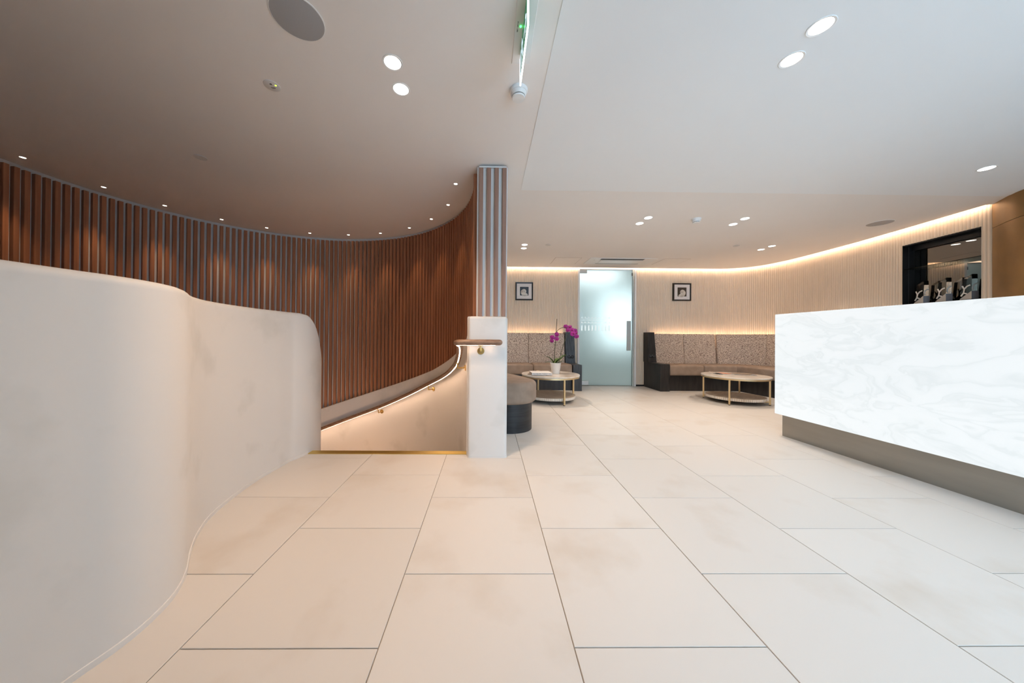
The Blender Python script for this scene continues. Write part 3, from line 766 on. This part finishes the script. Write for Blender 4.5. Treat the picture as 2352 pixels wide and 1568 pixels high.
MB().lathe([(.035, .0045), (.036, .010), (.022, .018), (.0005, .020)], 20, caps=False).obj('lid', M['gold'], ty)

# ------------------------------------------------------------------ orchid
def ow(px, py, y=4.75): return Vector((1.041 + (px-1279)/150.5*y/4.75, y, .9513 + (.2857 - (py-732)/151.0)*y/4.75))
oc = empty('potted_orchid', (1.027, 4.75, TZ)); tagp(oc, 'magenta orchid in a white tapered pot on the left table', 'potted plant')
oinv = Matrix.Translation((-1.027, -4.75, -TZ))
def op(mb, name, m, parent=None, **k):
    o = mb.obj(name, m, parent or oc, **k)
    if parent is None: o.matrix_parent_inverse = oinv
    return o
P0 = (1.027, 4.75, TZ)
op(MB().lathe([(.0005, .0), (.056, .0), (.059, .004), (.080, .155), (.083, .158), (.083, .165), (.078, .166), (.074, .150), (.0005, .148)], 40, P0, caps=False), 'pot', M['pot'])
op(MB().lathe([(.0005, .1535), (.075, .1515)], 24, P0, caps=False), 'bark_mix', M['soil'])
op(MB().tube([ow(1273, 834), ow(1275, 800), ow(1277.5, 765), ow(1279, 732)], .0042, 8), 'stake', M['stake'])
st1 = op(MB().tube(catmull([ow(1273.5, 832, 4.744), ow(1275, 800, 4.742), ow(1277, 770, 4.744), ow(1279, 761, 4.744), ow(1285, 755, 4.738), ow(1292, 752, 4.73), ow(1300, 752, 4.72), ow(1310, 755, 4.71), ow(1318, 763, 4.71), ow(1323, 774, 4.71)], 5), .0035, 8), 'flower_stem', M['stem'])
st2 = op(MB().tube(catmull([ow(1284, 832), ow(1288, 815), ow(1292, 800), ow(1296, 788), ow(1299, 778), ow(1304, 766, 4.76)], 5), .0036, 8), 'flower_stem', M['stem'])
for px, py in ((1275, 792), (1278, 762)): op(MB().lathe([(.001, -.010), (.008, -.006), (.008, .006), (.001, .010)], 10, ow(px, py, 4.746)), 'stem_clip', M['leaf'])
def leaf(pts, wd, nm='leaf'):
    C = catmull(pts, 6); S = []; n = len(C)
    for i, p in enumerate(C):
        u = i/(n-1); wv = wd*math.sin(PI*min(.97, .12+.86*u))**.8
        t = (C[min(i+1, n-1)] - C[max(i-1, 0)]).normalized(); sd = t.cross(Vector((0, 0, 1))).normalized(); up = sd.cross(t)
        S.append([p - sd*wv + up*wv*.35, p + up*.0012, p + sd*wv + up*wv*.35, p - up*.0012])
    return op(MB().loft(S), nm, M['leaf'], ang=1.0)
leaf([ow(1273, 834), ow(1266, 826, 4.72), ow(1258, 820, 4.70), ow(1247, 817, 4.69)], .020)
leaf([ow(1273, 834), ow(1264, 831, 4.70), ow(1256, 831, 4.68), ow(1249, 833, 4.67)], .016)
leaf([ow(1276, 834), ow(1284, 826, 4.72), ow(1293, 819, 4.70), ow(1301, 813, 4.72)], .036)
leaf([ow(1276, 834), ow(1283, 829, 4.78), ow(1292, 822, 4.82), ow(1297, 815, 4.86)], .034)
leaf([ow(1277, 834), ow(1283, 832, 4.68), ow(1288, 829, 4.66), ow(1291, 828, 4.65)], .024)
leaf([ow(1275, 834), ow(1279, 829, 4.80), ow(1282, 825, 4.84), ow(1284, 822, 4.88)], .026)
def petal(mb, ang, ln, wd, tilt=.25):
    n, m = 7, 4; S = []
    for i in range(n):
        u = i/(n-1); r = .004 + ln*u; wv = wd*math.sin(PI*(.10+.84*u))**.75
        row = []
        for j in range(-m, m+1):
            v = j/m; x = r; y = wv*v; z = -tilt*ln*u*u + .12*wd*(1-v*v)
            row.append((x*math.cos(ang) - y*math.sin(ang), x*math.sin(ang) + y*math.cos(ang), z))
        S.append(row)
    mb.loft(S, closed=False, caps=False)
fm = MB()
petal(fm, math.radians(8), .040, .030); petal(fm, math.radians(172), .040, .030)
petal(fm, math.radians(90), .038, .018); petal(fm, math.radians(-55), .036, .017); petal(fm, math.radians(-125), .036, .017)
flower_me = fm.mesh('flower', M['petal'], ang=1.5)
lm = MB(); lm.lathe([(.001, .0), (.007, .004), (.009, .012), (.004, .018)], 10); petal(lm, math.radians(-90), .016, .010, -.6)
lip_me = lm.mesh('lip', M['lip'], ang=1.2)
FLW = [(1299, 750, 4.72, .9), (1303, 757.5, 4.70, .85), (1308.5, 750, 4.74, .75), (1312.5, 757.5, 4.69, 1.0), (1314, 765.5, 4.67, 1.08), (1320, 758.5, 4.72, .8), (1322.5, 764, 4.71, .85), (1323, 772, 4.70, .85), (1267, 774.5, 4.70, .92), (1278, 768, 4.70, 1.0), (1277.5, 778, 4.70, .88), (1266, 782.5, 4.71, .78)]
for i, (px, py, y, s) in enumerate(FLW):
    o = link('flower', flower_me, oc); o.matrix_parent_inverse = oinv
    s *= .95; o.location = ow(px, py, y); o.scale = (s, s, s)
    yawf = random.uniform(-.6, .6) + (.5 if px > 1318 else 0); rollf = random.uniform(-.5, .5)
    o.rotation_euler = (Matrix.Rotation(yawf, 3, 'Z') @ Matrix.Rotation(PI/2 + random.uniform(-.25, .35), 3, 'X') @ Matrix.Rotation(rollf, 3, 'Z')).to_euler()
    l = link('lip', lip_me, o)

# ------------------------------------------------------------------ framed shells
def picture(x0, x1, z0, z1, ground, flip, label):
    y = 6.165; t = empty('picture_frame', ((x0+x1)/2, y, z0)); tagp(t, label, 'picture', 'framed shells on the fluted wall')
    w, h = (x1-x0)/2, z1-z0; fw = .026
    f = MB()
    o_, i_ = [(-w, 0), (w, 0), (w, h), (-w, h)], [(-w+fw, fw), (w-fw, fw), (w-fw, h-fw), (-w+fw, h-fw)]
    secs = [[(x, d, z) for x, z in q] for q, d in ((o_, .026), (o_, -.002), ([(a*.985, b_*.99+.002) for a, b_ in o_], -.006), (i_, -.003), (i_, .012), (o_, .026))]
    f.loft(secs, caps=False); f.obj('frame', M['frame'], t, smooth=False)
    MB().box(-w+fw-.002, w-fw+.002, .006, .012, fw-.002, h-fw+.002).obj('mat_board', M['matboard'], t, smooth=False)
    iw = w*.49; zc = h*.505
    MB().box(-iw, iw, .004, .0065, zc-iw, zc+iw).obj('photo_ground', ground, t, smooth=False)
    # nautilus: a widening spiral tube, flattened
    S = []; turns = 1.55; n = 44
    for i in range(n):
        u = i/(n-1); a = 2*PI*turns*u; r = .006 + .050*u**1.35; tr = .006 + .036*u**1.2
        ph = a + 2.2
        c = Vector(((r)*math.cos(ph), 0, r*math.sin(ph)))
        er = Vector((math.cos(ph), 0, math.sin(ph)))
        S.append([(c + er*tr*math.cos(2*PI*k/12) + Vector((0, -.35*tr*math.sin(2*PI*k/12), 0))) for k in range(12)])
    sx = -1 if flip else 1; k = iw/.088
    S = [[(sx*p.x*k, .003 + p.y*k*.5, zc - .012*k + p.z*k) for p in q] for q in S]
    MB().loft(S).obj('shell', M['shell'], t, ang=1.2)
picture(.530, .878, 1.685, 2.040, M['photo_blue'], False, 'black framed shell picture left of the glass door, blue ground')
picture(3.657, 4.020, 1.700, 2.050, M['photo_brown'], True, 'black framed shell picture right of the glass door, brown ground')

# ------------------------------------------------------------------ display niche with awards
tv = (NB-NA).normalized(); nv = Vector((-tv.y, tv.x))      # along the wall towards the viewer / out of the room
if nv.x < 0: nv = -nv
LN = (NB-NA).length; DP = .130; Z0, Z1 = 1.0, 2.14
def nl(s, d, z): p = NA + tv*s + nv*d; return (p.x, p.y, z)
def nbox(mb, s0, s1, d0, d1, z0, z1, mi=0):
    vs = [nl(s, d, z) for z in (z0, z1) for s, d in ((s0, d0), (s1, d0), (s1, d1), (s0, d1))]
    return mb.add(vs, [(3,2,1,0),(4,5,6,7),(0,1,5,4),(1,2,6,5),(2,3,7,6),(3,0,4,7)], mi)
nc = empty('display_niche'); tagp(nc, 'black lined display niche with a tinted mirror back above the desk', 'display niche')
for nm, a in (('side_board', (-.012, 0, -.0005+.0068, DP+.02, Z0, Z1)), ('side_board', (LN, LN+.012, -.0005+.0068, DP+.02, Z0, Z1)), ('top_board', (-.012, LN+.012, -.0005+.0068, DP+.02, Z1-.012, Z1+.006)), ('bottom_board', (-.012, LN+.012, -.0005+.0068, DP+.02, Z0-.02, Z0)), ('fascia', (0, LN, DP-.03, DP-.012, Z1-.07, Z1-.012))):
    nbox(MB(), *a).obj(nm, M['black'], nc, smooth=False)
nbox(MB(), 0, LN, DP, DP+.02, Z0, Z1-.012).obj('mirror', M['mirror'], nc, smooth=False)
for z in (1.397, 1.842): nbox(MB(), .004, LN-.004, .008, DP-.003, z-.008, z).obj('glass_shelf', M['shelfglass'], nc, smooth=False)
nbox(MB(), .0005, .004, .06, .066, Z0, Z1-.012).obj('shelf_track', M['dark_slot'], nc, smooth=False)
M['award'] = mat('award_acrylic', (.90, .90, .88), .03, trans=1.0, ior=1.28)
M['awardbase'] = mat('award_base', (.52, .49, .45), .5)
M['awardside'] = mat('award_base_side', (.36, .36, .40), .5)
M['awardprint'] = mat('award_print', (.74, .72, .69), .5)
def award(s, label):
    t = empty('award', nl(s, .05, 1.397)); tagp(t, label, 'trophy', 'acrylic awards in the niche')
    ai = Matrix.Translation(-Vector(nl(s, .05, 1.397)))
    s0, s1, d0, d1, z = s-.052, s+.042, .020, .085, 1.3975
    def part(mb, nm, m, par=None):
        o = mb.obj(nm, m, par or t, smooth=False)
        if par is None: o.matrix_parent_inverse = ai
        return o
    # wedge base: low at the far end, high towards the viewer
    b = MB(); vs = [nl(s0, d0, z), nl(s1, d0, z), nl(s1, d1, z), nl(s0, d1, z), nl(s0, d0, z+.008), nl(s1, d0, z+.088), nl(s1, d1, z+.088), nl(s0, d1, z+.008)]
    b.add(vs, [(3,2,1,0), (4,5,6,7), (0,1,5,4), (2,3,7,6), (3,0,4,7)]); b.add(vs, [(1,2,6,5)], 1)
    part(b, 'base', [M['awardbase'], M['awardside']])
    b = MB(); g = .0006; lean = .012
    vs = [nl(s0+.004, d0+.004, z+.008+g), nl(s1-.002, d0+.004, z+.088+g), nl(s1-.002, d1-.004, z+.088+g), nl(s0+.004, d1-.004, z+.008+g),
          nl(s0+lean+.010, d0+.008, z+.225), nl(s1-.004, d0+.008, z+.268), nl(s1-.004, d1-.006, z+.268), nl(s0+lean+.010, d1-.006, z+.225)]
    b.add(vs, [(3,2,1,0),(4,5,6,7),(0,1,5,4),(1,2,6,5),(2,3,7,6),(3,0,4,7)])
    part(b, 'block', M['award'])
    # printed cross mark on the room side, ring mark on the viewer side
    pr = MB(); wd = .013
    def stroke(a, c, face):
        a, c = Vector(a), Vector(c); q = (c-a).normalized(); nn = Vector((-q.y, q.x))*wd/2
        pts = [a-nn, c-nn, c+nn, a+nn]
        f = (lambda u, v: nl(s0+u, d0+.0025, z+v)) if face == 0 else (lambda u, v: nl(s1+.0008, d0+u, z+v))
        f2 = (lambda u, v: nl(s0+u, d0+.0035, z+v)) if face == 0 else (lambda u, v: nl(s1-.0015, d0+u, z+v))
        pr.loft([[f(p.x, p.y) for p in pts], [f2(p.x, p.y) for p in pts]])
    stroke((.008, .038), (.028, .072), 0); stroke((.028, .072), (.056, .060), 0); stroke((.028, .070), (.034, .112), 0); stroke((.034, .112), (.018, .150), 0); stroke((.034, .112), (.056, .142), 0); stroke((.056, .142), (.082, .152), 0)
    for k in range(8):
        a0, a1 = math.radians(90+15*k), math.radians(90+15*(k+1))
        stroke((.058+.046*math.cos(a0), .120+.046*math.sin(a0)), (.058+.046*math.cos(a1), .120+.046*math.sin(a1)), 1)
    part(pr, 'printed_mark', M['awardprint'])
    return t
award(.150, 'clear acrylic award at the dark inner end of the niche')
award(.358, 'clear acrylic award in the middle of the niche shelf')
award(.568, 'clear acrylic award at the near end of the niche, by the bronze wall')

# ------------------------------------------------------------------ ceiling fittings
def downlight(x, y, z, label, group, r=.05, w=DOWN_W, size=116, col=(1.0, .80, .64), blend=.95, lens='lens', aim=None):
    t = empty('downlight', (x, y, z)); tagp(t, label, 'downlight', group)
    MB().lathe([(r*.80, .0005), (r*.82, -.0012), (r*.97, -.0026), (r, -.0012), (r, .0005)], 36, caps=False).obj('trim_ring', M['whiteplastic'], t)
    MB().lathe([(.0004, -.0008), (r*.81, -.0008)], 36, caps=False).obj('lens', M[lens], t)
    l = bpy.data.lights.new('downlight_beam', 'SPOT'); l.energy = w; l.color = col; l.spot_size = math.radians(size); l.spot_blend = blend; l.shadow_soft_size = r*.7
    lo_ = link('beam', l, t); lo_.location = (0, 0, -.012)
    if aim is not None: lo_.rotation_euler = Vector(aim).to_track_quat('-Z', 'Y').to_euler()
    return t
HP = H - .003
WARM, COOL = (1.0, .84, .68), (1.0, .96, .93)
G1 = 'ceiling downlights'
downlight(-.494, 1.584, H, 'round ceiling downlight left of the exit sign, nearer the viewer', G1, col=(1.0, .67, .43), w=DOWN_W*1.85)
downlight(-.499, 1.754, H, 'round ceiling downlight left of the exit sign, the farther of its pair', G1, col=(1.0, .67, .43), w=DOWN_W*1.85)
downlight(1.457, 1.359, HP, 'round ceiling downlight nearest the viewer above the desk side', G1, col=COOL)
downlight(1.488, 1.525, HP, 'round downlight just behind the nearest one above the desk side', G1, col=COOL)
downlight(3.982, 2.459, HP, 'single round downlight above the bronze wall behind the desk', G1, col=COOL, w=DOWN_W*.5)
downlight(1.827, 3.570, H, 'nearer downlight of the pair in front of the glass door', G1, w=DOWN_W*1.3)
downlight(1.814, 3.750, H, 'farther downlight of the pair in front of the glass door', G1, w=DOWN_W*1.3)
downlight(2.940, 3.562, H, 'nearer downlight of the pair right of the smoke detector', G1, w=DOWN_W*1.3)
downlight(2.946, 3.743, H, 'farther downlight of the pair right of the smoke detector', G1, w=DOWN_W*1.3)
downlight(4.204, 4.600, H, 'nearer downlight of the pair above the right table', G1, w=DOWN_W*1.3)
downlight(4.203, 4.786, H, 'farther downlight of the pair above the right table', G1, w=DOWN_W*1.3)
downlight(.533, 4.669, H, 'nearer downlight of the pair above the left table', G1, w=DOWN_W*1.3)
downlight(.541, 4.853, H, 'farther downlight of the pair above the left table', G1, w=DOWN_W*1.3)
ORD = ['first', 'second', 'third', 'fourth', 'fifth', 'sixth', 'seventh', 'eighth', 'ninth', 'tenth', 'eleventh', 'last']
for i, t in enumerate((183.8, 167.2, 152.4, 136.2, 121.3, 104.9, 88.0, 72.0, 55.2, 39.7, 23.6, 7.6)):
    p = pol(1.69, t); a = Vector((math.cos(math.radians(t))*.22, math.sin(math.radians(t))*.22, -1))
    downlight(p.x, p.y, H, '%s tiny downlight from the left along the slatted stair wall' % ORD[i], 'tiny downlights round the stair', r=.019, w=STAIR_W, size=52, col=(1.0, .60, .30), blend=.7, lens='lens_small', aim=Vector((0, 0, -1)))

def disc_thing(name, x, y, z, prof, mats, label, cat, group=None, part='cover', n=40):
    t = empty(name, (x, y, z)); tagp(t, label, cat, group)
    MB().lathe(prof, n, caps=False).obj(part, mats, t); return t
for x, y, r, lab in ((-.84, 1.368, .107, 'large round grey ceiling speaker above the plaster balustrade'), (4.62, 3.646, .112, 'round ceiling speaker near the bright cove above the niche')):
    t = empty('ceiling_speaker', (x, y, H)); tagp(t, lab, 'speaker', 'ceiling speakers')
    MB().lathe([(r*.965, .0005), (r*.965, -.004), (r, -.003), (r, .0005)], 56, caps=False).obj('bezel', M['whiteplastic'], t)
    MB().lathe([(.0005, -.0046), (r*.9, -.0042), (r*.965, -.0030)], 56, caps=False).obj('grille', M['greyplastic'] if x < 0 else mat('far_grille', (.46, .44, .43), .8), t)
for x, y, lab in ((-2.25, 2.459, 'flat round sprinkler cover plate over the stairwell'), (.883, 4.657, 'flat round sprinkler cover beside the pair of lights above the left table'), (3.667, 4.598, 'flat round sprinkler cover beside the pair of lights above the right table')):
    t = disc_thing('sprinkler_cover', x, y, H, [(.0005, -.006), (.040, -.006), (.042, -.004), (.042, -.002)], M['offplastic'], lab, 'sprinkler', 'sprinkler covers', 'cover_plate')
    MB().lathe([(.030, .0004), (.030, -.004), (.036, -.004), (.036, .0004)], 28, caps=False).obj('gasket', M['dark_slot'], t)
t = disc_thing('emergency_light', -1.207, 1.742, H, [(.0005, -.005), (.036, -.005), (.040, -.003), (.041, .0005)], M['offplastic'], 'small round emergency light with a lime indicator, left of the pair of downlights', 'emergency light', part='bezel')
MB().lathe([(.0005, -.0062), (.0042, -.0062), (.005, -.0048)], 12, (.024, -.006, 0), caps=False).obj('indicator', M['led_lime'], t)
MB().lathe([(.0005, -.0058), (.004, -.0058), (.005, -.0048)], 12, (.004, -.016, 0), caps=False).obj('test_button', M['dark_slot'], t)
o = link('marking', text_mesh('N', .016, M['ink']), t); o.location = (.003, -.013, -.0060); o.rotation_euler = (PI, 0, 0)
b = MB()
for k, (ww, yy) in enumerate(((.022, .006), (.026, .011), (.018, .016))): b.box(-.006-ww/2+.006, -.006+ww/2+.006, yy-.001, yy+.001, -.0056, -.0049)
b.obj('fine_print', M['dark_slot'], t, smooth=False)
for x, y, lab in ((.159, 1.745, 'white domed smoke detector at the end of the exit sign'), (2.392, 3.585, 'white domed smoke detector between two pairs of lounge downlights')):
    t = empty('smoke_detector', (x, y, H)); tagp(t, lab, 'smoke detector', 'smoke detectors')
    MB().lathe([(.050, .0005), (.050, -.010), (.047, -.018), (.0005, -.018)], 40, caps=False).obj('base', M['whiteplastic'], t)
    MB().lathe([(.044, -.018), (.042, -.030), (.037, -.037), (.0005, -.037)], 40, caps=False).obj('body', M['whiteplastic'], t)
    MB().lathe([(.030, -.037), (.030, -.042), (.0005, -.042)], 32, caps=False).obj('sensor_slot', M['dark_slot'], t)
    MB().lathe([(.036, -.042), (.037, -.045), (.034, -.050), (.0005, -.052)], 40, caps=False).obj('cap', M['whiteplastic'], t)

# ceiling cassette air conditioner
ac = empty('air_conditioner', (2.34, 5.6, H)); tagp(ac, 'flush ceiling air conditioner with a dark outlet slot before the glass door', 'air conditioner')
ai = Matrix.Translation((-2.34, -5.6, -H))
def acp(mb, nm, m, **k):
    o = mb.obj(nm, m, ac, **k); o.matrix_parent_inverse = ai; return o
acp(MB().bbox(1.757, 2.925, 5.375, 5.825, H-.009, H+.001, .003, 1), 'fascia', M['whiteplastic'])
acp(MB().bbox(1.985, 2.72, 5.50, 5.72, H-.016, H-.009, .003, 1), 'intake_panel', M['whiteplastic'])
acp(MB().box(1.955, 2.715, 5.405, 5.468, H-.0105, H-.0092), 'outlet_slot', M['dark_slot'], smooth=False)
acp(MB().bbox(1.955, 2.715, 5.478, 5.492, H-.013, H-.009, .001, 1), 'louvre', M['grey_slot'])
acp(MB().box(1.965, 2.755, 5.742, 5.775, H-.0105, H-.0092), 'return_slot', M['grey_slot'], smooth=False)
acp(MB().lathe([(.0005, H-.0115), (.006, H-.0115), (.007, H-.009)], 12, (1.86, 5.50, 0), caps=False), 'sensor', M['grey_slot'])

# ------------------------------------------------------------------ hanging exit sign
ex = empty('exit_sign', (.146, 1.38, H)); tagp(ex, 'green edge lit hanging exit sign seen almost edge on', 'exit sign')
ei = Matrix.Translation((-.146, -1.38, -H))
def exp_(mb, nm, m, par=None, sm_=False):
    o = mb.obj(nm, m, par or ex, smooth=sm_)
    if par is None: o.matrix_parent_inverse = ei
    return o
exp_(MB().bbox(.108, .196, 1.16, 1.575, H-.004, H+.001, .0015, 1), 'base_plate', M['whiteplastic'])
xb = .1475; y0, y1, zb, zt = 1.227, 1.527, 2.181, H-.004
bd = exp_(MB().box(xb-.0032, xb+.0032, y0+.004, y1-.004, zb+.004, zt), 'blade', M['green'])
e = MB(); e.box(xb-.0034, xb+.0034, y0, y1, zb, zb+.004); e.box(xb-.0034, xb+.0034, y0, y0+.004, zb+.004, zt); e.box(xb-.0034, xb+.0034, y1-.004, y1, zb+.004, zt-.02)
exp_(e, 'glowing_edge', M['edgeglow'])
def flat(poly, sx):
    b = MB(); a = xb + sx*.0033; c = xb + sx*.0042
    b.loft([[(a, y, z) for y, z in poly], [(c, y, z) for y, z in poly]]); return b
def limb(mb, pts, w, sx):
    for a, c in zip(pts, pts[1:]):
        a, c = Vector(a), Vector(c); q = (c-a).normalized(); n_ = Vector((-q.y, q.x))*w/2; a = a - q*w*.25; c = c + q*w*.25
        pl = [a-n_, c-n_, c+n_, a+n_]
        mb.loft([[(xb+sx*.0033, p.x, p.y) for p in pl], [(xb+sx*.0042, p.x, p.y) for p in pl]])
for sx in (-1, 1):
    m = MB(); yc, zc = 1.415, 2.255
    m.loft([[(xb+sx*d, yc+.012+.012*math.cos(2*PI*k/14), zc+.050+.012*math.sin(2*PI*k/14)) for k in range(14)] for d in (.0033, .0042)])
    limb(m, [(yc+.006, zc+.034), (yc-.004, zc-.004)], .022, sx)
    limb(m, [(yc-.004, zc-.004), (yc+.024, zc-.018), (yc+.020, zc-.052)], .012, sx)
    limb(m, [(yc-.004, zc-.006), (yc-.018, zc-.034), (yc-.046, zc-.040)], .012, sx)
    limb(m, [(yc+.006, zc+.030), (yc+.030, zc+.018), (yc+.040, zc+.032)], .009, sx)
    limb(m, [(yc+.004, zc+.030), (yc-.022, zc+.022), (yc-.032, zc+.000)], .009, sx)
    exp_(m, 'running_figure', M['signwhite'])
    m = MB(); m.box(min(xb+sx*.0033, xb+sx*.0042), max(xb+sx*.0033, xb+sx*.0042), 1.472, 1.512, 2.195, 2.310); exp_(m, 'doorway_mark', M['signwhite'])
    m = MB(); limb(m, [(1.345, 2.25), (1.262, 2.25)], .016, sx); limb(m, [(1.292, 2.282), (1.258, 2.25), (1.292, 2.218)], .014, sx); exp_(m, 'arrow_mark', M['signwhite'])
exp_(MB().lathe([(.0005, H-.0075), (.0038, H-.0070), (.0045, H-.0035)], 12, (.134, 1.383, 0), caps=False), 'indicator', M['led_green'], sm_=True)
o = link('plate_lettering', text_mesh('M-2-EP1 1.800', .0080, M['grey_ink']), ex); o.matrix_parent_inverse = ei
o.location = (.1205, 1.385, H-.0045); o.rotation_euler = (PI, 0, PI/2)
